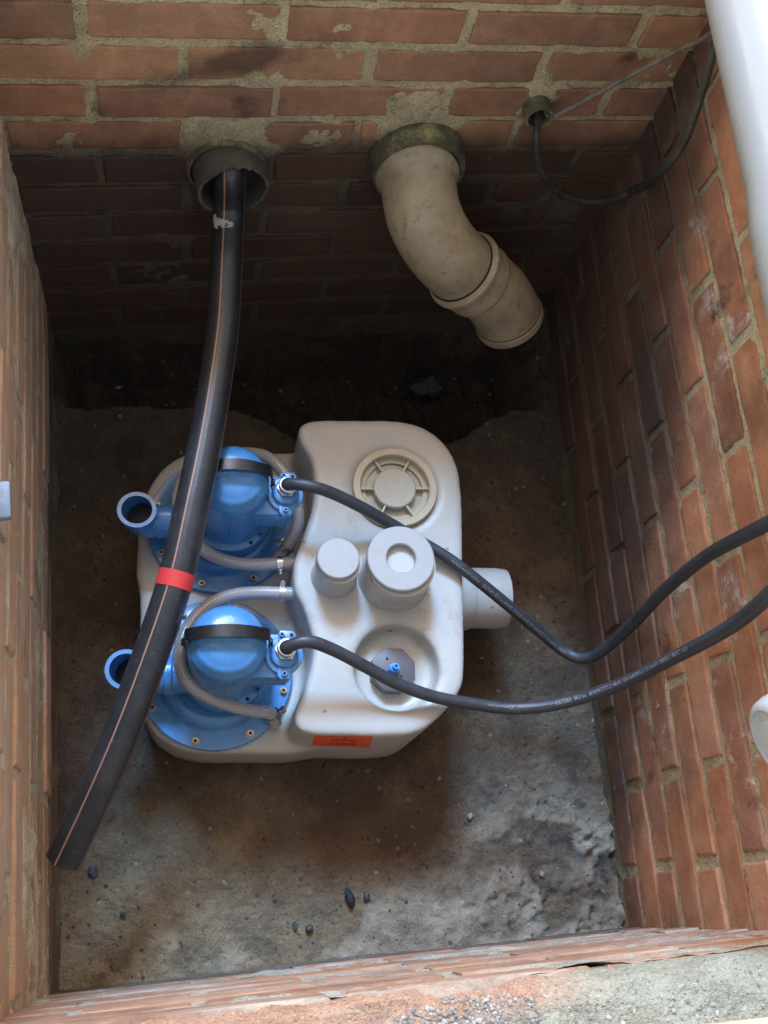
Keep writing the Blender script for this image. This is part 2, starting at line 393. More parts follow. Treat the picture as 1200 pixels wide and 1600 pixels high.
def pe_mat():
    m = NT('black_polyethylene_orange_stripe'); uv = m.sep(m.tc.outputs['UV'])
    w4 = m.math('ABSOLUTE', m.math('SUBTRACT', m.math('FRACT', m.math('ADD', m.math('MULTIPLY', uv[1], 4.), .30)), .5))
    st = m.mapr(w4, .033, .024)
    n = m.noise(25, 6, .7); sc = m.noise(140, 4, .7, off=4.)
    c = m.ramp(n, [(.3, (.012, .013, .015)), (.7, (.024, .026, .030))])
    c = m.mix(m.mapr(sc, .58, .72, 0, .45), c, (.13, .12, .105)); c = m.mix(m.mapr(m.noise(7, 6, .75, off=9.), .52, .72, 0, .35), c, (.07, .064, .055))
    c = m.mix(st, c, (.33, .17, .105))
    ma = m.n('Mapping'); m.l(m.tc.outputs['UV'], ma.inputs[0]); ma.inputs['Scale'].default_value = (6, 60, 1)
    scr = m.noise(8, 3, .6, co=ma.outputs[0])
    m.set(col=c, rough=m.mapr(scr, .3, .7, .26, .42), spec=.6); m.bump(scr, .12, .001); return m.m
M_pe = pe_mat()
def pvc_old_mat():
    m = NT('dirty_pvc').world(); n = m.noise(14, 7, .7); f = m.noise(70, 5, .7, off=3.)
    c = m.ramp(n, [(.25, (.22, .162, .092)), (.5, (.34, .262, .162)), (.78, (.45, .37, .255))])
    c = m.mix(m.mapr(f, .52, .72, 0, .6), c, (.13, .095, .055)); c = m.mix(m.mapr(m.noise(240, 2, .5), .74, .8, 0, .8), c, (.05, .04, .03))
    m.set(col=c, rough=.42, spec=.45); m.bump(f, .15, .0015); return m.m
M_pvc = pvc_old_mat()
def sleeve_mat():
    m = NT('sooty_sleeve').world(); n = m.noise(16, 6, .7)
    m.set(col=m.ramp(n, [(.3, (.040, .035, .028)), (.6, (.085, .070, .050)), (.8, (.20, .14, .085))]), rough=.85); m.bump(m.noise(140, 4), .4, .002); return m.m
M_sleeve = sleeve_mat()
def clay_mat():
    m = NT('mossy_collar').world(); n = m.noise(26, 6, .7)
    m.set(col=m.ramp(n, [(.3, (.035, .03, .02)), (.55, (.10, .085, .045)), (.72, (.38, .31, .13)), (.85, (.5, .45, .28))]), rough=.85); m.bump(m.noise(120, 4), .5, .003); return m.m
M_clay = clay_mat()
def shade_plug_mat(): return M_dark  # plain black, shade painted inside the pipe mouths

# ------------------------------------------------------------------ pit geometry (plan)
CO = .064; PITCH = .242; BL = .2275; BH = .0520
def xr(Y): return 1.0186 - .1113 * (-Y - .1)          # inner face of the right wall
def xl(Y): return .098 + .040 * Y                    # inner face of the left wall
def yf(X): return -1.0621 - .0731 * X                # inner face of the front wall
Z_BACK, Z_SIDE, Z_FRONT = .80, .772, .665
ZG = .655

# ground sheet with the pit cut out of it
outer = [(-60, -60), (60, -60), (60, 60), (-60, 60)]
inn = [(xl(-1.3) - .11, yf(0) - .115), (xr(-1.3) + .11, yf(.9) - .115), (xr(.1) + .11, .11), (xl(.1) - .11, .11)]
gv = [(*p, ZG) for p in outer + inn]
gnd = add('ground', mesh('ground', gv, [[0, 1, 5, 4], [1, 2, 6, 5], [2, 3, 7, 6], [3, 0, 4, 7]], False), M_ground); tag(gnd, kind='structure')

# concrete floor with its broken back edge and the dug trench behind it
gx, gy = np.meshgrid(np.linspace(0.0, 1.07, 330), np.linspace(-1.20, .03, 380))
ed = np.interp(gx, [0, .1, .25, .38, .46, .55, .67, .76, .83, .90, .96, 1.1], [-.135, -.138, -.142, -.150, -.20, -.25, -.265, -.262, -.235, -.215, -.205, -.2])
ed = ed + fbm(gx, gy, 14, 4, 3) * .022 + fbm(gx, gy, 60, 3, 5) * .006
dep = gy - ed
cl = sstep(.62, .80, gx) * sstep(-.86, -1.02, gy)                       # lumpy dirt in the front right corner
clod = cl * sstep(-.12, .12, fbm(gx, gy, 13, 4, 8))
gz = fbm(gx, gy, 5, 4, 1) * .004 + fbm(gx, gy, 40, 4, 2) * .0035 + fbm(gx, gy, 130, 2, 6) * .0028
gz += clod * (.010 + .016 * fbm(gx, gy, 75, 3, 4)) + cl * np.abs(fbm(gx, gy, 45, 3, 9)) * .010
strip = sstep(-.98, -1.06, gy) * sstep(-.05, .25, fbm(gx, gy, 16, 4, 15)); gz += strip * .006
drop = sstep(-.004, .030, dep)
side = np.maximum(sstep(-.035, .02, gy), np.maximum(sstep(.05, .0, gx - (.098 + .04 * gy)), sstep(-.05, .0, gx - (1.0186 + .1113 * (gy + .1)))))
side = side * (1 + .25 * fbm(gx, gy, 30, 3, 31))
gz = gz * (1 - drop) + drop * (-.17 + .16 * np.clip(side, 0, 1) + fbm(gx, gy, 18, 4, 11) * .045 + .02 * sstep(.5, .2, gx))
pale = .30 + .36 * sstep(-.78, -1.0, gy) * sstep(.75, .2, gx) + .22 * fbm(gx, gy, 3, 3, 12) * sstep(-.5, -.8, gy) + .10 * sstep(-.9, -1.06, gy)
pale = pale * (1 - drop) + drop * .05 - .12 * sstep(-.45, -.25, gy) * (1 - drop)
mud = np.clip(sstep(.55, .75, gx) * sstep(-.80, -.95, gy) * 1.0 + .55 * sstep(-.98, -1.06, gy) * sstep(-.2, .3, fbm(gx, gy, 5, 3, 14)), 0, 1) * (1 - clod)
rust = np.clip(sstep(.16, 0, np.hypot((gx - .45) / 1.6, (gy + .93))) * sstep(-.1, .3, fbm(gx, gy, 8, 4, 16)) * .55
               + sstep(.06, .02, np.hypot(gx - .955, (gy + .62) * .6)) * sstep(-.3, .2, fbm(gx, gy, 25, 3, 18)) * .8, 0, 1)
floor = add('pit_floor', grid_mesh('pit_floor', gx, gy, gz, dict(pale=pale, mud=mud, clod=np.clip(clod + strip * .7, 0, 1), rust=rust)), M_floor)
tag(floor, 'rough dirty concrete floor of the pit with a trench along its back', None, kind='structure')

# ------------------------------------------------------------------ brick walls
def brick_mesh(L, H=BH, D=.100, seed=0, chip=0.0):
    """brick: front face at +y(local), x along wall, z up; worn edges"""
    r = np.random.default_rng(seed); nu, nv = max(3, int(L / .021)), 3
    us = np.r_[0, .003, np.linspace(0, L, nu + 1)[1:-1], L - .003, L]; vs = np.array([0, .003, H * .5, H - .003, H]); nu = len(us) - 1; nv = 4; v, f = [], []
    ol = (r.random((nu + 1, 2)) - .5) * .0018; oe = (r.random((nv + 1, 2)) - .5) * .003
    for j in range(nv + 1):
        for i in range(nu + 1):
            edge = i in (0, nu) or j in (0, nv); corner = i in (0, nu) and j in (0, nv)
            y = -(.0011 if edge else 0) - (.0022 if corner else 0) + (r.random() - .5) * .0006
            if chip and edge and r.random() < chip: y -= r.random() * .007
            x = us[i] + (oe[j, 0] if i == 0 else oe[j, 1] if i == nu else 0); z = vs[j] + (ol[i, 0] if j == 0 else ol[i, 1] if j == nv else 0)
            v.append((x, y, z))
    k = nu + 1
    for j in range(nv):
        for i in range(nu): f.append([j * k + i + 1, j * k + i, (j + 1) * k + i, (j + 1) * k + i + 1])
    ring = [i for i in range(k)] + [j * k + nu for j in range(1, nv + 1)] + [nv * k + i for i in range(nu - 1, -1, -1)] + [j * k for j in range(nv - 1, 0, -1)]
    o = len(v)
    for q in ring: x, y, z = v[q]; v.append((x, -.008, z))
    o2 = len(v)
    for q in ring: x, y, z = v[q]; v.append((x, -D, z))
    m = len(ring)
    for a in range(m):
        b = (a + 1) % m; f.append([ring[a], ring[b], o + b, o + a]); f.append([o + a, o + b, o2 + b, o2 + a])
    f.append([o2 + a for a in range(m)])
    me = mesh('brick', v, f, True, 13); return me
FULL = [brick_mesh(BL, seed=s, chip=.10) for s in range(8)]; CUT = {}
def get_brick(L, mat):
    if abs(L - BL) < .004:
        src = random.choice(FULL)
    else:
        key = round(L * 200); CUT.setdefault(key, brick_mesh(key / 200, seed=100 + key, chip=.12)); src = CUT[key]
    k = (src.name, mat.name)
    if k not in CUT:
        c = src.copy(); c.materials.append(mat); CUT[k] = c
    return CUT[k]
def brick_wall(label, P0, P1, ztop, z0, phase, bm_, mm, patches=(), skip=None, jit=.0016, mort=0.0):
    """wall from P0 to P1 (plan), pit on the left-hand side when walking P0->P1 is -N; N = inward normal"""
    P0 = Vector((*P0, 0)); P1 = Vector((*P1, 0)); U = (P1 - P0).normalized(); L = (P1 - P0).length
    N = Vector((U.y, -U.x, 0))                     # inward
    root = thing('brick_wall', label, 'wall', P0)
    nv_, nu_ = int((ztop - z0) / .0052), int((L + .1) / .0052)
    uu, vv = np.meshgrid(np.linspace(-.05, L + .05, nu_), np.linspace(z0 - .07, ztop - .001, nv_))
    off = sum(map(ord, label)) % 97
    h = -.0046 + mort + fbm(uu, vv, 25, 4, off) * .0016 + fbm(uu, vv, 110, 3, off + 3) * .0022
    h += np.maximum(0, fbm(uu, vv, 9, 3, off + 5) - .30) * .011
    for (cu, cv, rad, hh) in patches:
        d = np.hypot(uu - cu, (vv - cv)); h += hh * sstep(rad, rad * .55, d + fbm(uu, vv, 20, 3, 2) * .03)
    X = P0.x + U.x * uu + N.x * h; Y = P0.y + U.y * uu + N.y * h
    add('mortar', grid_mesh('mortar', X, Y, vv), mm, root)
    nc = int(math.ceil((ztop - z0) / CO))
    for k in range(nc):
        z = z0 + k * CO + .0060
        if z + BH > ztop + .012: break
        u = -PITCH + (phase[k % len(phase)] if isinstance(phase, (list, tuple)) else (phase + (k % 2) * PITCH / 2) % PITCH) - PITCH
        while u < L + .02:
            a, b = u + .0072, u + PITCH - .0073
            a2, b2 = max(a, -.03), min(b, L + .03)
            if b2 - a2 > .035 and not (skip and skip((a2 + b2) / 2, z + BH / 2)):
                j = random.uniform(-jit, jit); Lb = b2 - a2 if (b2 - a2 < BL - .004) else BL
                me = get_brick(Lb, bm_)
                w_ = j + random.uniform(-.001, .0012); p = P0 + U * (a2 + random.uniform(-.002, .002)) + N * w_
                Mx = Matrix(((U.x, N.x, 0, p.x), (U.y, N.y, 0, p.y), (0, 0, 1, z + random.uniform(-.0016, .0016)), (0, 0, 0, 1)))
                Mx = Mx @ Matrix.Rotation(random.uniform(-.004, .004), 4, 'Y')
                add('brick', me, None, root, Mx)
            u += PITCH
    return root
# phases measured on the photograph's perpends
bx0 = -.06
SLV = at(362, 268, Y=-.03); SOC = at(653, 240, Y=-.015); CND = at(842, 172, Y=-.01)
brick_wall('dark stained back wall of red bricks with three pipes through it', (bx0, 0), (1.12, 0), Z_BACK, .032, .2128 - bx0, M_brick_back, M_mort_back,
           patches=[(SLV.x - bx0, SLV.z + .018, .076, .0080), (SOC.x - bx0 - .01, SOC.z + .02, .088, .0080), (CND.x - bx0, CND.z + .02, .045, .006), (.525 - bx0, .52, .035, .006)], mort=.0008)
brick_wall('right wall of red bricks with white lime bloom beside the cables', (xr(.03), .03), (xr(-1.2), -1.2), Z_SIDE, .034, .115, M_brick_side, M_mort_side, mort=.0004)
brick_wall('left wall of orange bricks seen edge on beside the black pipe', (xl(-1.2), -1.2), (xl(.03), .03), Z_SIDE, .034, .02, M_brick_left, M_mort_left, mort=.0022, jit=.0025)
FW = brick_wall('low front wall of pale red bricks below a gravelly rim', (1.02, yf(1.02)), (-.02, yf(-.02)), .657, .022, .05, M_brick_front, M_mort_front, mort=.0028, jit=.0010)

# mortar bed left on the front wall's top
ux, uy = np.meshgrid(np.linspace(.0, .98, 260), np.linspace(-.0025, -.125, 44))
hz = Z_FRONT + .010 + fbm(ux, uy, 9, 4, 21) * .008 + fbm(ux, uy, 50, 3, 22) * .006 + .012 * sstep(.50, .53, ux) * sstep(.0, -.03, uy)
hz -= .032 * sstep(-.012 - fbm(ux, uy * 0, 16, 3, 25) * .02, .004, uy)
def rim_mat():
    m = NT('crumbled_rim').world(); x, y, z = m.sep(); n = m.noise(14, 6, .7); f = m.noise(260, 3, .8)
    c = m.ramp(n, [(.28, (.25, .20, .14)), (.48, (.38, .31, .22)), (.66, (.46, .41, .31)), (.8, (.55, .51, .40))])
    c = m.mix(m.mapr(m.math('ADD', x, m.math('MULTIPLY', m.noise(20, 4), .06)), .535, .555), c, m.ramp(n, [(.3, (.24, .225, .165)), (.7, (.42, .40, .30))]))
    c = m.mix(m.attr('edge'), c, m.ramp(n, [(.3, (.30, .15, .09)), (.55, (.46, .27, .17)), (.75, (.52, .38, .25))]))
    c = m.mix(m.mapr(f, .56, .68, 0, .6), c, (.60, .54, .44)); c = m.mix(m.mapr(f, .44, .33, 0, .7), c, (.12, .09, .06))
    m.set(col=c, rough=.95, spec=.2); m.bump(m.math('ADD', f, m.noise(70, 4, .7)), .9, .005); return m.m
add('mortar_bed', grid_mesh('mortar_bed', ux, yf(0) - .0731 * ux + uy, hz, dict(edge=sstep(-.042, -.014, uy + fbm(ux, uy, 14, 4, 33) * .016) * sstep(.62, .52, ux))), rim_mat(), FW)

# ------------------------------------------------------------------ lifting station
ST = thing('lifting_station', 'off-white plastic sewage tank with two blue pumps on the pit floor', 'lifting station', (.46, -.56, .002))
def evaluated(ob):
    dg = bpy.context.evaluated_depsgraph_get(); dg.update(); return bpy.data.meshes.new_from_object(ob.evaluated_get(dg))
def drop_tmp(*obs):
    for o in obs: bpy.data.objects.remove(o, do_unlink=True)
def smooth_closed(pts, n=120):
    P = [Vector((p[0], p[1], 0)) for p in pts]; m = len(P); out = []
    for i in range(m):
        a, b, c, d = P[i - 1], P[i], P[(i + 1) % m], P[(i + 2) % m]
        for t in np.linspace(0, 1, 8, endpoint=False):
            out.append(.5 * (2 * b + (c - a) * t + (2 * a - 5 * b + 4 * c - d) * t * t + (3 * b - a - 3 * c + d) * t ** 3))
    return out
ZT, ZD = .230, .118
hi = [at(x, y, z=.215) for x, y in ((478, 664), (560, 661), (632, 664), (678, 684), (708, 722), (719, 780), (721, 900), (723, 1040), (716, 1082), (690, 1116), (652, 1146), (600, 1153), (540, 1152), (487, 1150), (462, 1138), (461, 1112), (478, 1066), (488, 1012), (474, 956), (459, 925), (459, 880), (472, 842), (488, 790), (486, 730), (466, 690))]
lo = [at(x, y, z=.09) for x, y in ((312, 714), (400, 716), (490, 722), (560, 760), (560, 1100), (530, 1158), (460, 1180), (380, 1181), (310, 1180), (262, 1166), (232, 1136), (219, 1080), (216, 1010), (220, 985), (219, 930), (214, 905), (216, 860), (221, 810), (236, 768), (264, 734))]
pv, pf = prism_vf(smooth_closed(hi), .004, ZT)
def tmp(v, f):
    me = bpy.data.meshes.new('t'); me.from_pydata([tuple(p) for p in v], [], f)
    b = bmesh.new(); b.from_mesh(me); bmesh.ops.recalc_face_normals(b, faces=b.faces); b.to_mesh(me); b.free()
    o = bpy.data.objects.new('t', me); COL.objects.link(o); return o
LID = at(618, 760, z=.236); SEN = at(620, 1043, z=.225)
t_hi = tmp(pv, pf)
cuts = []
for c, r, zz in ((SEN, .0625, .196), (LID, .0745, .222), (LID, .060, .212)):
    v, f = lathe_vf([(r * .93, zz), (r, zz + .02), (r * 1.03, .30)], 64, Matrix.Translation((c.x, c.y, 0))); cuts.append(tmp(v, f))
for c in cuts:
    md = t_hi.modifiers.new('b', 'BOOLEAN'); md.operation = 'DIFFERENCE'; md.object = c; md.solver = 'EXACT'
me_hi = evaluated(t_hi)
lv, lf = prism_vf(smooth_closed(lo), .004, ZD)
bmj = bmesh.new(); bmj.from_mesh(me_hi)
me_lo = tmp(lv, lf); bmj.from_mesh(me_lo.data)
inlet = at(722, 930, z=.115); yaw = -math.radians(7.0)
Mst = Matrix.Translation((inlet.x - .03, inlet.y, .112)) @ Matrix.Rotation(yaw, 4, 'Z') @ Matrix.Rotation(math.pi / 2, 4, 'Y')
v, f = lathe_vf([(.054, -.05), (.054, .036), (.050, .042), (.05, .05)], 48, Mst); b_in = tmp(v, f); bmj.from_mesh(b_in.data)
mj = bpy.data.meshes.new('tj'); bmj.to_mesh(mj); bmj.free(); t_all = bpy.data.objects.new('t', mj); COL.objects.link(t_all)
md = t_all.modifiers.new('r', 'REMESH'); md.mode = 'VOXEL'; md.voxel_size = .0036
md = t_all.modifiers.new('s', 'SMOOTH'); md.factor = .5; md.iterations = 26
tank_me = evaluated(t_all); tank_me.shade_smooth(); tank_me.name = 'tank'; tank_me.materials.clear()
drop_tmp(t_hi, t_all, me_lo, b_in, *cuts)
TANK = add('tank', tank_me, M_tank, ST)
# inlet pipe stub
Q = spline([Mst @ Vector((0, 0, s)) for s in (.02, .05, .08, .102)], 16)
rr = np.full(16, .0495); rr[-3:] = [.0488, .0482, .0478]
add('inlet_stub', tube('inlet_stub', Q, rr, 48, ri=.044), M_tank, ST)
# screw lid
v0 = lathe_vf([(.046, .205), (.0665, .206), (.0668, .232), (.0655, .2355), (.056, .2355), (.0545, .234), (.0535, .222), (.046, .222)], 72, Matrix.Translation((LID.x, LID.y, 0)), False, False)
lid = add('screw_lid', join('screw_lid', [v0]), M_lid, ST)
dsk = [lathe_vf([(.0555, .2175), (.034, .2172), (.0335, .2295), (.0318, .231), (.002, .2306)], 56, Matrix.Translation((LID.x, LID.y, 0)), False, True)]
add('lid_disc', join('lid_disc', dsk), M_lidin, lid)
for i in range(6):
    a = math.radians(60 * i - 5)
    add('lid_rib', join('lid_rib', [box_vf(.0325, .0545, -.0017, .0017, .216, .2285, Matrix.Translation((LID.x, LID.y, 0)) @ Matrix.Rotation(a, 4, 'Z'), .0006)]), M_lid, lid)
# two capped vent spouts
SC = at(529, 872, z=.300); BC = at(627, 872, z=.305)
sp = add('vent_spout', join('vent_spout', [lathe_vf([(.0370, .221), (.0350, .230), (.0325, .238), (.0312, .290)], 48, Matrix.Translation((SC.x + .002, SC.y - .004, 0)), True, True)]), M_tank, ST)
add('cap', join('cap', [lathe_vf([(.0300, .276), (.0308, .2765), (.0310, .2965), (.0305, .299), (.0290, .3005), (.001, .3008)], 56, Matrix.Translation((SC.x, SC.y, 0)), True, True)], 24), M_cap, sp)
sp = add('vent_spout', join('vent_spout', [lathe_vf([(.0570, .221), (.0545, .230), (.0515, .238), (.0498, .294)], 56, Matrix.Translation((BC.x + .002, BC.y - .005, 0)), True, True)]), M_tank, ST)
add('cap', join('cap', [lathe_vf([(.0475, .284), (.0490, .285), (.0493, .3025), (.0488, .3047), (.047, .3058), (.0230, .3058), (.0215, .3045), (.0212, .276), (.001, .2755)], 64, Matrix.Translation((BC.x, BC.y, 0)), True, True)], 24), M_cap, sp)
# level sensor plug with eight flats and the blue air fitting
PL = at(616, 1045, z=.222); a0 = math.radians(13)
oc = [(PL.x + .0345 * math.cos(a0 + i * math.pi / 4), PL.y + .0345 * math.sin(a0 + i * math.pi / 4)) for i in range(8)]
plug = add('sensor_plug', join('sensor_plug', [prism_vf(oc, .192, .218, None, .0016)]), M_grey, ST)
FT = at(617, 1043, z=.235)
add('air_fitting', join('air_fitting', [lathe_vf([(.0085, .217), (.0085, .227)], 6, Matrix.Translation((FT.x, FT.y, 0))), lathe_vf([(.0070, .227), (.0068, .236), (.0045, .2362), (.0043, .245), (.0022, .2452), (.002, .240)], 24, Matrix.Translation((FT.x, FT.y, 0)))]), M_bluepl, plug)
for px, py in ((605, 1029), (627, 1057)):
    h_ = at(px, py, z=.2186); add('vent_hole', join('vent_hole', [lathe_vf([(.0019, .2178), (.0019, .2186)], 12, Matrix.Translation((h_.x, h_.y, 0)))]), M_dark, plug)
# warning label on the front face
def text_mesh(txt, size, name='lettering'):
    cu = bpy.data.curves.new(name, 'FONT'); cu.body = txt; cu.size = size; cu.align_x = 'LEFT'; cu.resolution_u = 2
    o = bpy.data.objects.new(name, cu); COL.objects.link(o); me = evaluated(o); drop_tmp(o); return me
from mathutils.bvhtree import BVHTree
_bvh = BVHTree.FromPolygons([v.co for v in tank_me.vertices], [p.vertices for p in tank_me.polygons])
def on_tank(px, py, lift=.0007):
    d = (at(px, py, z=0) - CAM_LOC).normalized(); h, n, i, _ = _bvh.ray_cast(CAM_LOC, d)
    return h + n * lift
def quad(u, v):
    a, b, c, d = ((490, 1149), (583, 1150), (577, 1167.5), (487.5, 1164.5))
    return [(a[k] * (1 - u) + b[k] * u) * (1 - v) + (d[k] * (1 - u) + c[k] * u) * v for k in (0, 1)]
NU, NV = 24, 6
lv = [on_tank(*quad(i / NU, j / NV)) for j in range(NV + 1) for i in range(NU + 1)]
lf = [[j * (NU + 1) + i, (j + 1) * (NU + 1) + i, (j + 1) * (NU + 1) + i + 1, j * (NU + 1) + i + 1] for j in range(NV) for i in range(NU)]
sticker = add('warning_label', mesh('warning_label', lv, lf), M_label, ST)
for txt, uc, vt, size, wd in (('ACHTUNG', .52, .27, 1, .42), ('ATTENTION', .49, .62, 1, .52), ('\u25B2', .53, .06, 1, .06)):
    me = text_mesh(txt, 1.0)
    co = np.zeros(len(me.vertices) * 3); me.vertices.foreach_get('co', co); co = co.reshape(-1, 3)
    if not len(co): continue
    x0, x1, y0, y1 = co[:, 0].min(), co[:, 0].max(), co[:, 1].min(), co[:, 1].max(); hgt = .22 if wd > .1 else .16
    for k, p in enumerate(co):
        u = uc - wd / 2 + (p[0] - x0) / (x1 - x0) * wd; v = vt + (1 - (p[1] - y0) / (y1 - y0)) * hgt
        co[k] = on_tank(*quad(u, v), lift=.0012)
    me.vertices.foreach_set('co', co.ravel()); me.update()
    add('lettering', me, M_ink, sticker)

def Tm(x, y, z): return Matrix.Translation((x, y, z))
def clamp(M, parent, r, flip=1):
    """worm-drive clamp: band round local x axis and a screw head"""
    Rx = M @ Matrix.Rotation(math.pi / 2, 4, 'Y')
    parts = [lathe_vf([(r + .0006, -.0045), (r + .0018, -.0045), (r + .0018, .0045), (r + .0006, .0045)], 28, Rx, False, False),
             box_vf(-.004, .004, -.003, .003, r - .0, r + .006, M @ Matrix.Rotation(-flip * 1.0, 4, 'X'), .0008),
             lathe_vf([(.0036, -.004), (.0036, .004), (.0026, .005)], 12, M @ Matrix.Rotation(-flip * 1.0, 4, 'X') @ Tm(0, 0, r + .008) @ Matrix.Rotation(math.pi / 2, 4, 'X'))]
    return add('hose_clamp', join('hose_clamp', parts), M_steel, parent)
def bolt(M, parent, name='flange_bolt', r=.0062, mat=None):
    parts = [lathe_vf([(r, 0), (r, .0012), (r * .96, .0016), (r * .78, .0016)], 20, M, False, False), lathe_vf([(r * .74, .001), (r * .74, .0052), (r * .66, .006), (r * .40, .006), (r * .38, .0035)], 16, M, False, True)]
    me = join(name, parts, 30); me.materials.append(mat or M_bolt); me.materials.append(M_dark); c0 = M.to_translation()
    for p in me.polygons:
        if (p.center - c0).xy.length < r * .395: p.material_index = 1
    return add(name, me, None, parent)

def build_pump(fc, label, badge):
    M = Tm(fc.x, fc.y, ZD) @ Matrix.Rotation(yaw, 4, 'Z'); ax, ay = .012, .002          # motor axis
    A = M @ Tm(ax, ay, 0)
    # motor housing: revolved, with the recessed front half of its dome
    prof = [(.062, .022), (.066, .030), (.067, .052), (.0665, .060), (.0655, .0625), (.0575, .0635), (.0555, .067), (.0540, .075), (.0532, .172)]
    n0 = len(prof)
    for t in np.linspace(8, 86, 22): prof.append((.0532 * math.cos(math.radians(t)) ** .62, .172 + .040 * math.sin(math.radians(t)) ** 1.05))
    prof.append((.004, .2122))
    v, f = lathe_vf(prof, 96, None, True, True)
    for q in v:
        if q.z > .174:
            rr_ = math.hypot(q.x, q.y); m_ = float(sstep(.003, .0058, -q.y) * sstep(.0545, .0475, rr_)); q.z -= .0055 * m_
            q.z -= .0025 * m_ * float(sstep(.044, .036, rr_) * sstep(.012, .016, -q.y))
    pump = add('pump', join('pump', [([A @ p for p in v], f)], 60), M_blue, ST); tag(pump, label)
    # seam down the front of the dome and casing
    sm = [(0, -.006, .2055), (0, -.02, .1995), (0, -.034, .194), (0, -.046, .186), (0, -.0525, .174), (0, -.0538, .15), (0, -.0545, .085)]
    add('casting_seam', tube('casting_seam', spline([A @ Vector(p) for p in sm], 30), .0009, 6), M_blue, pump)
    # base flange with volute shoulder
    fl = lathe_vf([(.114, .0005), (.1145, .002), (.1145, .009), (.113, .0105), (.090, .0108), (.086, .014), (.083, .022), (.078, .026), (.068, .0275), (.060, .024)], 96, M, True, True)
    add('base_flange', join('base_flange', [fl], 40), M_blue, pump)
    for i in range(8):
        a = math.radians(22.5 + 45 * i + 7); bolt(M @ Tm(.1045 * math.cos(a), .1045 * math.sin(a), .0106), pump)
    for dg in (-40, -58, -138, 60, 140):
        a = math.radians(dg); r_ = .0615
        if dg == -58: add('ring_hole', join('ring_hole', [lathe_vf([(.0028, .0622), (.0028, .0640)], 14, A @ Tm(r_ * math.cos(a), r_ * math.sin(a), 0))]), M_dark, pump)
        else: bolt(A @ Tm(r_ * math.cos(a), r_ * math.sin(a), .0624), pump, 'ring_screw', .0048, M_blue)
    # handle strap over the dome
    hp = [(-.0568, 0, .135), (-.0566, 0, .157), (-.0545, 0, .176), (-.040, 0, .188), (-.020, 0, .1975), (0, 0, .2005), (.020, 0, .1975), (.040, 0, .188), (.0545, 0, .176), (.0566, 0, .157), (.0568, 0, .135)]
    hp = [(a_, b_, c_ + .022) for a_, b_, c_ in hp]
    Hq = spline(hp, 60); hv, hf = [], []; T_, N_, B_ = frames(Hq, (0, 0, 1) if False else (-1, 0, 0))
    for p, n_ in zip(Hq, np.cross(T_, np.array([0, 1., 0]))):
        wdt = .0085
        for dy, dn in ((-wdt, -.0012), (-wdt + .0012, .0013), (wdt - .0012, .0013), (wdt, -.0012)): hv.append(A @ Vector((p[0] + n_[0] * -dn, .006 + dy, p[2] + n_[2] * -dn)))
    for i in range(len(Hq) - 1):
        for j in range(4): hf.append([i * 4 + j, i * 4 + (j + 1) % 4, (i + 1) * 4 + (j + 1) % 4, (i + 1) * 4 + j])
    hf += [[0, 1, 2, 3], [(len(Hq) - 1) * 4 + j for j in (3, 2, 1, 0)]]
    add('handle', mesh('handle', hv, hf, True, 40), M_strap, pump)
    for s in (-1, 1): add('handle_screw', join('handle_screw', [lathe_vf([(.0055, 0), (.0055, .003), (.004, .0045)], 14, A @ Tm(s * .0575, .006, .163) @ Matrix.Rotation(s * math.pi / 2, 4, 'Y'))]), M_strap, pump)
    # cast emblem on the rear of the dome
    E_ = A @ Tm(.012, .028, .2065) @ Matrix.Rotation(-.42, 4, 'Z') @ Matrix.Rotation(-.42, 4, 'X')
    if badge: add('emblem', join('emblem', [prism_vf([(-.011, .004), (-.0105, -.0045), (.0085, -.0045), (.011, -.001), (.010, .005), (-.006, .0062)], -.004, .0012, E_, .0007)]), M_blue, pump)
    else: add('emblem', join('emblem', [prism_vf([(-.010, .005), (-.006, -.005), (.006, -.0035), (-.003, .0002)], -.004, .0012, E_, .0006)]), M_blue, pump)
    if badge:
        me = text_mesh('JUNG', .0062); me.transform(E_ @ Tm(-.0085, -.002, .0013)); add('lettering', me, M_blue, pump)
    # terminal box, cover with ears, gland
    C_ = A @ Tm(.0775, -.012, .020)
    bx = prism_vf([(-.048, -.030), (.006, -.030), (.012, -.024), (.012, .026), (.004, .032), (-.050, .032), (-.056, .020), (-.056, -.020)], .088, .1345, C_, .003)
    tb = add('terminal_box', join('terminal_box', [bx]), M_blue, pump)
    pts = []
    cov = [lathe_vf([(.0262, .133), (.0262, .1405), (.0255, .142), (.0205, .1425), (.0195, .145), (.0185, .1500), (.0175, .151), (.012, .1515)], 48, C_, True, True)]
    for y0, y1, wd in ((.018, .034, .0125), (-.034, -.018, .0095)):
        e = []; yc = y1 - .008 if y0 > 0 else y0 + .008
        xo = .004 if y0 > 0 else 0
        outl = [(-wd + xo, 0), (wd + xo, 0)]
        sg = 1 if y0 > 0 else -1
        poly = [(-wd + xo, sg * .012), (wd + xo, sg * .012), (wd + xo, sg * .029), (wd - .004 + xo, sg * .034), (-wd + .004 + xo, sg * .034), (-wd + xo, sg * .029)]
        if sg < 0: poly = poly[::-1]
        cov.append(prism_vf(poly, .132, .1445, C_, .0012))
    add('box_cover', join('box_cover', cov, 40), M_blue, pump)
    for sx, sy in ((-.003, .027), (0, -.0275)): bolt(C_ @ Tm(sx, sy, .1443), pump, 'cover_screw', .0048, M_blue)
    add('cover_hole', join('cover_hole', [lathe_vf([(.0027, .1440), (.0027, .1449)], 14, C_ @ Tm(.0105, .0275, 0))]), M_dark, pump)
    G = C_ @ Tm(.002, .004, 0)
    gl = [lathe_vf([(.0155, .150), (.0155, .158)], 6, G), lathe_vf([(.0130, .157), (.0132, .166), (.0122, .1685), (.0105, .1690), (.0102, .160)], 32, G, False, True)]
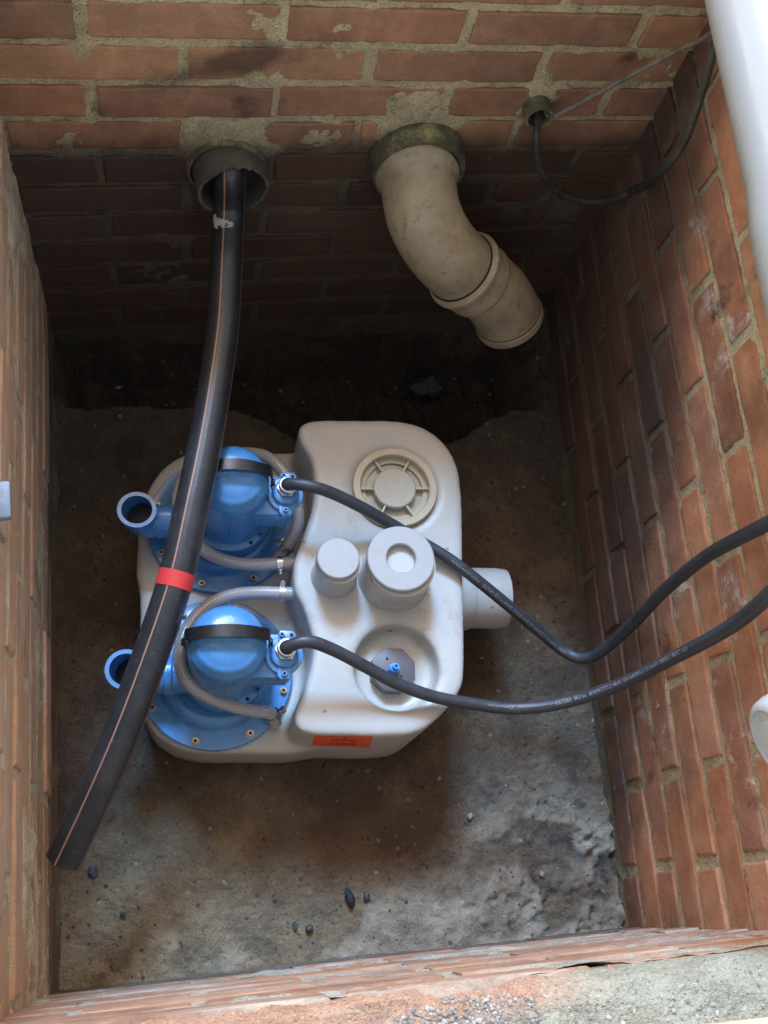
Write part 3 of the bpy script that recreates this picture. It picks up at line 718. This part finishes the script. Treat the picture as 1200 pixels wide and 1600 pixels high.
    add('cable_gland', join('cable_gland', gl, 35), M_steel, pump)
    # outlet elbow
    ep = [(-.040, -.012, .050), (-.080, -.013, .050), (-.102, -.014, .052), (-.119, -.014, .062), (-.1255, -.014, .082), (-.1255, -.014, .098)]
    Q = spline([M @ Vector(p) for p in ep], 40); rr_ = np.full(40, .0260); rr_[-4:] = .0285; rr_[8:12] = .0285
    el = add('outlet_elbow', tube('outlet_elbow', Q, rr_, 40, ri=.0225, sharp=38), M_blue, pump)
    add('bore', tube('bore', Q[6:30], .0222, 20), M_dark, el)
    return pump, M, A, G
F1 = at(345.5, 819, z=ZD + .010); F2 = at(337.5, 1052, z=ZD + .010)
P1, M1, A1, G1 = build_pump(F1, 'rear blue pump in shade, half covered by the black pipe', False)
P2, M2, A2, G2 = build_pump(F2, 'front blue pump, brightly lit with a cast nameplate', True)

# clear braided hoses with their clamps and brass nipples
def hose(pts, pump, ends):
    Q = spline(pts, 130); add('air_hose', tube('air_hose', Q, .0098, 22), M_hose, pump)
    T_, _, _ = frames(Q)
    for i, fl in ends:
        t = Vector(T_[i]); Mx = Matrix.Translation(Q[i]) @ t.to_track_quat('X', 'Z').to_matrix().to_4x4(); clamp(Mx, pump, .0100, fl)
    return Q
h1 = [at(x, y, z=z) for x, y, z in ((462, 880, .19), (440, 880, .19), (400, 882, .188), (360, 878, .186), (322, 862, .186), (296, 833, .19), (281, 800, .195), (279, 770, .19), (292, 742, .185), (325, 722, .18), (368, 709, .185), (412, 712, .20), (440, 735, .205), (460, 775, .20), (466, 815, .19), (452, 850, .17), (438, 866, .155), (430, 880, .142))]
hose(h1, P1, ((5, 1), (122, -1)))
h2 = [at(x, y, z=z) for x, y, z in ((462, 927, .19), (440, 927, .19), (400, 926, .19), (362, 930, .195), (325, 946, .205), (298, 974, .215), (283, 1008, .222), (282, 1040, .222), (296, 1068, .215), (325, 1088, .20), (360, 1102, .18), (395, 1110, .165), (418, 1113, .156), (428, 1120, .145), (430, 1130, .134))]
hose(h2, P2, ((6, -1), (124, 1)))
for (x, y), pu in (((467, 880), P1), ((467, 927), P2)):
    c = at(x, y, z=.19); Mx = Matrix.Translation(c) @ Matrix.Rotation(yaw, 4, 'Z') @ Matrix.Rotation(math.pi / 2, 4, 'Y')
    add('brass_nipple', join('brass_nipple', [lathe_vf([(.0065, -.02), (.0065, -.003)], 16, Mx), lathe_vf([(.0115, -.004), (.0115, .003)], 6, Mx), lathe_vf([(.0075, .003), (.0075, .03)], 16, Mx)]), M_brass, pu)

# ------------------------------------------------------------------ power cables
def map_text(txt, size, Q, s0, phi, r, parent, mat, flip=1):
    me = text_mesh(txt, size); co = np.zeros(len(me.vertices) * 3); me.vertices.foreach_get('co', co); co = co.reshape(-1, 3)
    T_, N_, B_ = frames(Q); s = np.r_[0, np.cumsum(np.linalg.norm(np.diff(Q, axis=0), axis=1))]
    u = s0 + co[:, 0]; a = phi + (co[:, 1] - size * .35) / r * flip
    q = np.stack([np.interp(u, s, Q[:, k]) for k in range(3)], 1); n = np.stack([np.interp(u, s, N_[:, k]) for k in range(3)], 1); b = np.stack([np.interp(u, s, B_[:, k]) for k in range(3)], 1)
    out = q + (r + .0003) * (np.cos(a)[:, None] * n + np.sin(a)[:, None] * b)
    me.vertices.foreach_set('co', out.ravel()); me.update(); return add('lettering', me, mat, parent)
def squiggle(Q, s0, s1, phi, r, parent):
    T_, N_, B_ = frames(Q); s = np.r_[0, np.cumsum(np.linalg.norm(np.diff(Q, axis=0), axis=1))]
    u = np.linspace(s0, s1, int((s1 - s0) / .0011)); v, f = [], []
    for k, x in enumerate(u):
        q = np.array([np.interp(x, s, Q[:, i]) for i in range(3)]); n = np.array([np.interp(x, s, N_[:, i]) for i in range(3)]); b = np.array([np.interp(x, s, B_[:, i]) for i in range(3)])
        wv = .0013 * (2 * abs((x / .0062) % 1 - .5) * 2 - 1)
        for d in (-.0004, .0004):
            a = phi + (wv + d) / r; v.append(q + (r + .0003) * (math.cos(a) * n + math.sin(a) * b))
        if k: f.append([2 * k - 2, 2 * k - 1, 2 * k + 1, 2 * k])
    add('wave_line', mesh('wave_line', v, f), M_print, parent)
RC = .0089
g1 = G1 @ Vector((0, 0, .155)); g1b = G1 @ Vector((0, 0, .170)); g2 = G2 @ Vector((0, 0, .155)); g2b = G2 @ Vector((0, 0, .170))
c1 = [g1, g1b] + [at(x, y, z=z) for x, y, z in ((486, 760, .318), (520, 771, .306), (560, 790, .288), (600, 812, .268), (650, 842, .252), (700, 872, .247), (745, 906, .238), (800, 951, .205), (850, 993, .165), (880, 1017, .15), (908, 1029, .16), (938, 1019, .19), (985, 978, .27), (1040, 921, .385), (1100, 872, .50), (1160, 838, .61), (1215, 811, .70), (1272, 782, .786))] + [Vector((1.04, -.60, .79)), Vector((1.2, -.55, .68)), Vector((1.5, -.5, .668))]
c2 = [g2, g2b] + [at(x, y, z=z) for x, y, z in ((480, 1002, .318), (520, 1015, .306), (570, 1041, .285), (620, 1068, .266), (680, 1089, .252), (740, 1100, .244), (800, 1107, .245), (860, 1102, .265), (920, 1087, .30), (980, 1064, .36), (1050, 1029, .45), (1110, 998, .53), (1160, 966, .60), (1205, 926, .675), (1245, 884, .73), (1290, 835, .786))] + [Vector((1.04, -.70, .79)), Vector((1.2, -.64, .68)), Vector((1.5, -.6, .668))]
for pts, lab, k in ((c1, 'black rubber cable of the rear pump, passing behind the large white cap', 1), (c2, 'black rubber cable of the front pump, sagging over the sensor plug', 2)):
    Q = spline(pts, 260); o = add('power_cable', tube('power_cable', Q, RC, 24), M_cable); tag(o, lab, 'cable', 'pump cables')
    s = np.r_[0, np.cumsum(np.linalg.norm(np.diff(Q, axis=0), axis=1))]
    def s_at(px, py):
        d = [( (lambda c: (600 + FPX * c.x / -c.z - px) ** 2 + (800 - FPX * c.y / -c.z - py) ** 2)(_R.transposed() @ (Vector(q) - CAM_LOC))) for q in Q]
        return s[int(np.argmin(d))]
    T_, N_, B_ = frames(Q)
    def phi_at(px, py, bias):
        i = int(np.argmin(abs(s - s_at(px, py)))); v = (CAM_LOC - Vector(Q[i])).normalized()
        return math.atan2(float(np.dot(B_[i], v)), float(np.dot(N_[i], v))) + bias
    if k == 2:
        ph = phi_at(940, 1080, -.28); sa = s_at(872, 1100)
        tx = 'E67583  \u042FU us  AWM STYLE 4642  6X16AWG (1.31mm\u00b2) 100331  90\u00b0C 1kV'
        map_text(tx, .0080, Q, sa, ph, RC, o, M_print, -1)
        squiggle(Q, s_at(760, 1103), s_at(792, 1107), ph, RC, o); squiggle(Q, s_at(806, 1107), s_at(868, 1101), ph, RC, o)
        map_text('CE', .0065, Q, s_at(795, 1107), ph, RC, o, M_print, -1)
    else:
        ph = phi_at(780, 935, .0); map_text('E67583 \u042FU us AWM STYLE 4642 6X16AWG (1.31mm\u00b2) 100331', .0075, Q, s_at(752, 910), ph, RC, o, M_print, -1)
        squiggle(Q, s_at(705, 875), s_at(749, 908), ph, RC, o)

# ------------------------------------------------------------------ black pipe with orange stripes
RP = .0238
pp = [Vector((SLV.x + .004, .06, .45)), at(358, 262, Y=-.02)] + [at(x, y, z=z) for x, y, z in ((357, 330, .405), (353, 420, .385), (348, 510, .368), (336, 600, .358), (319, 700, .352), (297, 805, .346), (273, 910, .335), (235, 1024, .315), (192, 1138, .285), (146, 1244, .25), (99, 1345, .215))]
Q = spline(pp, 150)
pipe = thing('pressure_pipe', 'black plastic pipe with thin orange stripes hanging down from the left sleeve', 'pipe', Q[-1])
add('pipe_wall', tube('pipe_wall', Q, RP, 48, ri=RP - .0045, up=(0, .25, 1), ragged=.004), M_pe, pipe)
sQ = np.r_[0, np.cumsum(np.linalg.norm(np.diff(Q, axis=0), axis=1))]
def near_px(px, py):
    d = [(lambda c: (600 + FPX * c.x / -c.z - px) ** 2 + (800 - FPX * c.y / -c.z - py) ** 2)(_R.transposed() @ (Vector(q) - CAM_LOC)) for q in Q]
    return int(np.argmin(d))
i0 = near_px(273, 911); seg = np.array([Vector(Q[i0]) + (Vector(Q[i0 + 1]) - Vector(Q[i0])).normalized() * t for t in np.linspace(-.011, .011, 6)])
add('tape_band', tube('tape_band', seg, RP + .0007, 48, ri=RP + .0001), M_tape, pipe)
# dried mortar splash on the pipe
i1 = near_px(366, 354); c_ = Vector(Q[i1]); up_ = (CAM_LOC - c_).normalized(); sv, sf = [], []
for k in range(70):
    a = random.uniform(-.25, .95); s_ = random.gauss(0, .0042) + a * -.004; T0 = (Vector(Q[i1 + 1]) - c_).normalized(); sd = up_.cross(T0).normalized()
    nrm = (up_ * math.cos(a) - sd * math.sin(a)).normalized(); p = c_ + T0 * s_ + nrm * RP; r_ = random.uniform(.002, .0055)
    v, f = lathe_vf([(r_, -.0006), (r_ * .8, .0012), (r_ * .3, .0018)], 7, Matrix.Translation(p) @ nrm.to_track_quat('Z', 'Y').to_matrix().to_4x4())
    sv.append((v, f))
add('mortar_splash', join('mortar_splash', sv), simple('dried_mortar', (.42, .38, .30), .95, sc=90, bump=.5), pipe)

# wall sleeve the pipe comes out of
sl_dir = Vector((.10, -1, -.02)).normalized(); s0 = Vector((SLV.x - .008, .06, .452))
slv = thing('pipe_sleeve', 'sooty black pipe sleeve with a sawn edge round the black pipe', 'pipe sleeve', s0)
Q = np.array([s0 + sl_dir * t for t in np.linspace(0, .104, 14)])
add('sleeve_wall', tube('sleeve_wall', Q, .0520, 56, ri=.0475, ragged=.005), M_sleeve, slv)
add('wall_ring', tube('wall_ring', np.array([Vector((SLV.x - .004, y, .452)) for y in (.03, .01, -.004, -.010)]), np.array([.058, .059, .059, .057]), 56, ri=.0524), M_clay, slv)
add('shade_plug', tube('shade_plug', np.array([s0 + sl_dir * t for t in (.05, .072)]), .0473, 40), M_dark, slv)  # black plug standing in for the unlit depth of the sleeve

# ------------------------------------------------------------------ old drain elbow
so0 = Vector((.676, .05, .470))
dr = thing('drain_elbow', 'dirty beige plastic drain bend ending open above the trench', 'drain pipe', so0)
ep = [Vector(p) for p in ((.676, .05, .470), (.672, -.01, .470), (.668, -.062, .468), (.674, -.104, .452), (.704, -.132, .416), (.755, -.142, .366), (.803, -.150, .328), (.830, -.159, .297), (.845, -.165, .273), (.850, -.167, .265))]
Q = spline(ep, 110); s = np.r_[0, np.cumsum(np.linalg.norm(np.diff(Q, axis=0), axis=1))]; Lq = s[-1]
r = np.full(110, .0560)
def bead(c, wd, h): return h * np.exp(-((s - c) / wd) ** 4)
r += .0035 * (1 - sstep(.098, .104, s)) + bead(.088, .006, .0034)
jc = s[near := int(np.argmin(np.linalg.norm(Q - np.array((.755, -.142, .366)), axis=1)))]
r += .0042 * (sstep(jc - .022, jc - .018, s) - sstep(jc + .030, jc + .034, s)) + bead(jc - .012, .007, .0045)
r += .0022 * sstep(Lq - .016, Lq - .013, s)
add('bend', tube('bend', Q, r, 64, ri=.0515, sharp=28), M_pvc, dr)
def ring_at(sc, rad, mat, name, t=.0011):
    i = int(np.argmin(abs(s - sc))); q = np.array([Vector(Q[i]) + (Vector(Q[min(i + 1, 109)]) - Vector(Q[i - 1])).normalized() * d for d in (-.0009, .0009)])
    add(name, tube(name, q, rad + t, 56, ri=rad - .002), mat, dr)
ring_at(jc - .0225, .0565, M_dark, 'seal_ring', .0018); ring_at(Lq - .0165, .0562, M_sleeve, 'grime_line', .0008)
clr = thing('clay_socket', 'mossy clay socket in the back wall around the beige drain bend', 'pipe socket', (SOC.x, 0, .470))
add('socket_ring', tube('socket_ring', np.array([Vector((.674, y, .470)) for y in (.04, .0, -.006, -.014, -.030, -.036)]), np.array([.072, .072, .0735, .0725, .0705, .0685]), 60, ri=.0595), M_clay, clr)
add('seal', tube('seal', np.array([Vector((.674, y, .470)) for y in (-.020, -.0335)]), .0605, 50, ri=.0570), M_dark, clr)

# ------------------------------------------------------------------ small conduit, hanging cable and cord
cn = thing('conduit', 'short round conduit end in the back wall under the white pipe', 'conduit', (CND.x, 0, CND.z))
cq = np.array([Vector((CND.x - .003, y, CND.z)) for y in (.03, .0, -.018, -.026)])
add('conduit_ring', tube('conduit_ring', cq, np.array([.0205, .0205, .0215, .0215]), 40, ri=.0165), M_clay, cn)
add('shade_plug', tube('shade_plug', cq[:2] + np.array([0, -.004, 0]), .0164, 24), M_dark, cn)  # black plug again, painting the conduit's shaded depth
hc = [Vector((CND.x - .002, .02, CND.z - .004)), Vector((CND.x - .002, -.02, CND.z - .006))] + [at(x, y, Y=Y) for x, y, Y in ((838, 215, -.048), (842, 255, -.052), (862, 290, -.054), (900, 312, -.055), (945, 314, -.055), (990, 298, -.058))] + [at(x, y, X=X) for x, y, X in ((1040, 262, .985), (1072, 215, .985), (1095, 150, .985), (1112, 90, .985), (1126, 40, .985))] + [Vector((.99, -.06, .86)), Vector((1.03, .06, .83)), Vector((1.06, .2, .70)), Vector((1.1, .5, .665))]
hcab = add('hanging_cable', tube('hanging_cable', spline(hc, 130), .0056, 16), simple('dusty_cable', (.045, .04, .032), .7, var=.4, sc=60, bump=.2)); tag(hcab, 'dusty black cable looping from the small conduit to the right corner', 'cable')
cr = [Vector((CND.x + .012, .0, CND.z)), Vector((CND.x + .018, -.022, CND.z + .0))] + [at(x, y, Y=Y) for x, y, Y in ((930, 148, -.030), (1000, 110, -.034), (1060, 78, -.040), (1118, 45, -.05))] + [Vector((1.02, -.05, .86)), Vector((1.08, .1, .80)), Vector((1.13, .3, .665))]
cord = add('grey_cord', tube('grey_cord', spline(cr, 100), .0036, 12), simple('grey_cord', (.15, .125, .095), .8, var=.3, sc=60, bump=.2)); tag(cord, 'thin grey cord running up from the small conduit behind the white pipe', 'cord')

# ------------------------------------------------------------------ things on the rims
wp = thing('white_pipe', 'long glossy white drain pipe lying along the right rim, top right corner', 'pipe', (1.0, -.3, .83))
a_ = Vector((.9582, -.085, .83)); b_ = Vector((.9112, -.442, .83)); d_ = (b_ - a_).normalized(); n_ = Vector((-d_.y, d_.x, 0))
if n_.x < 0: n_ = -n_
Q = np.array([a_ + n_ * .053 + d_ * t for t in np.linspace(-1.2, .50, 30)])
rr = np.full(30, .0550); rr[-4:] = .0605
add('pipe_wall', tube('pipe_wall', Q, rr, 72, ri=.0515), M_white, wp)
sp_ = thing('socket_pipe', 'white pipe end with ribbed socket poking over the right rim below the cables', 'pipe', (.9, -.95, .80))
m0 = at(1215, 1162, z=.820); ax_ = Vector((-1, -.25, -.10)).normalized()
v, f = lathe_vf([(.038, -.6), (.038, -.09), (.041, -.08), (.041, -.034), (.0425, -.032), (.0425, -.022), (.041, -.020), (.0405, -.010), (.038, -.001), (.035, .002), (.032, .003), (.031, .000), (.022, .0015), (.020, .004), (.004, .005)], 64, Matrix.Translation(m0) @ ax_.to_track_quat('Z', 'Y').to_matrix().to_4x4())
add('pipe_wall', join('pipe_wall', [(v, f)], 40), M_white, sp_)
pc = at(7, 783, z=.64)
plt = tag(add('metal_plate', join('metal_plate', [box_vf(-.14, .012, -.0205, .0205, -.006, .006, Tm(pc.x - .005, pc.y, .64), .004)]), M_galv), 'pale grey flat plate end sticking out of the left wall', 'plate')
# front rim: sun-bleached timber edge
t0 = at(1090, 1600, z=.69); tv = box_vf(-.5, .9, -.16, 0, -.032, .0, Tm(.88, -1.186, .698) @ Matrix.Rotation(-.09, 4, 'Z'), .003)
tag(add('timber_board', join('timber_board', [tv]), M_wood), 'sunlit pale timber board on the ground in the lower right corner', 'board')

# ------------------------------------------------------------------ loose stones
def pebble(seed, sx, sy, sz, sub=2):
    bm = bmesh.new(); bmesh.ops.create_icosphere(bm, subdivisions=sub, radius=1); r = random.Random(seed)
    off = Vector((r.random() * 9, r.random() * 9, r.random() * 9))
    from mathutils import noise as mn
    for v in bm.verts:
        v.co *= 1 + .55 * mn.noise(v.co * 1.1 + off) + .25 * mn.noise(v.co * 2.7 + off); v.co = Vector((v.co.x * sx, v.co.y * sy, v.co.z * sz))
    return from_bm('pebble', bm, True, 12)
for k, (x, y, a, b, mt, lab) in enumerate(((145, 1362, .009, .014, M_stone, 'dark stone on the floor just right of the black pipe end'), (192, 1429, .005, .005, M_stone, 'tiny black stone on pale floor in the front left corner'),
        (547, 1402, .010, .016, M_dark, 'black lump, left of a pair in the middle front of the floor'), (573, 1402, .008, .009, M_stone, 'shiny grey stone, right of a pair in the middle front of the floor'),
        (461, 1446, .005, .009, M_stone, 'small oval bluish stone, left of two near the front wall'), (482, 1451, .008, .007, M_stone, 'small round bluish stone, right of two near the front wall'),
        (735, 1275, .006, .006, M_palestone, 'tiny pale stone on the dark floor in front of the tank'), (972, 1420, .007, .022, M_stone, 'long dark blue-grey stone in the front right corner'),
        (983, 1429, .007, .008, M_redstone, 'small orange brick crumb in the front right corner'), (847, 1366, .005, .006, M_palestone, 'tiny yellowish stone amid the wet dirt at front right'))):
    p = at(x, y, z=.006); o = add('stone', pebble(k, a * .75, b * .75, min(a, b) * .6), mt, None, Matrix.Translation((p.x, p.y, .006)) @ Matrix.Rotation(random.uniform(-.3, .3), 4, 'Z')); tag(o, lab, 'stone', 'loose stones on the pit floor')
for x, y, s_, lab in ((165, 592, .038, 'broken concrete lump lying in the left part of the trench'), (668, 604, .04, 'flat triangular sherd lying in the trench below the drain bend')):
    p = at(x, y, z=-.13); o = add('rubble_lump', pebble(x, s_, s_ * .6, s_ * .45), M_palestone if x < 300 else M_stone, None, Matrix.Translation((p.x, p.y, -.135))); tag(o, lab, 'rubble')
# grit and gravel (uncountable)
def scatter(name, pts, label, mats, smin, smax):
    protos = [pebble(900 + i, 1, random.uniform(.6, 1), random.uniform(.45, .8), 1) for i in range(9)]; data = []
    for m_ in protos:
        co = np.zeros(len(m_.vertices) * 3); m_.vertices.foreach_get('co', co); data.append((co.reshape(-1, 3), np.array([p.vertices for p in m_.polygons])))
    V, F, MI, off = [], [], [], 0
    for (x, y, z) in pts:
        co, fa = random.choice(data); s_ = random.uniform(smin, smax) * random.choice((.5, .7, 1)); a = random.uniform(0, 6.3); ca, sa = math.cos(a), math.sin(a)
        V.append(np.stack([x + s_ * (co[:, 0] * ca - co[:, 1] * sa), y + s_ * (co[:, 0] * sa + co[:, 1] * ca), z + s_ * co[:, 2] * 1.0], 1)); F.append(fa + off); off += len(co); MI.append(np.full(len(fa), random.randrange(len(mats))))
    V = np.vstack(V); F = np.vstack(F); me = bpy.data.meshes.new(name); me.from_pydata(V.tolist(), [], F.tolist())
    for m_ in mats: me.materials.append(m_)
    me.polygons.foreach_set('material_index', np.concatenate(MI).astype(np.int32))
    o = add(name, me); return tag(o, label, 'gravel', kind='stuff')
def floor_z(x, y):
    i = int(np.clip((y + 1.20) / 1.23 * 379, 0, 379)); j = int(np.clip(x / 1.07 * 329, 0, 329)); return gz[i, j]
pts = []
while len(pts) < 900:
    x, y = random.uniform(.08, .95), random.uniform(-1.12, -.2)
    if yf(x) + .005 < y and random.random() < .16 + .84 * float(sstep(-.85, -1.08, y)) * (.35 + .65 * float(sstep(.4, .8, x))): pts.append((x, y, floor_z(x, y) + .0003))
scatter('floor_grit', pts, 'loose grit scattered over the pit floor', [M_stone, M_stone, M_stone, simple('brown_grit', (.13, .11, .085), .9, sc=60, bump=.3), M_palestone], .0008, .0028)
pts = []
while len(pts) < 9000:
    x = random.uniform(.08, .80); d = random.random() ** .8 * .13
    if d < .022 + .010 * math.sin(x * 23) or (x > .535 and random.random() < .93): continue
    i = int(np.clip(d / .121 * 43, 0, 43)); j = int(np.clip(x / .98 * 259, 0, 259)); pts.append((x, yf(x) - d, hz[i, j] + .0004))
scatter('rim_gravel', pts, 'pale crumbled gravel along the top of the front wall', [M_palestone, M_palestone, simple('white_grit', (.42, .39, .34), .9, sc=60, bump=.3), simple('grey_grit', (.22, .2, .18), .9, sc=60, bump=.3)], .0011, .0032)
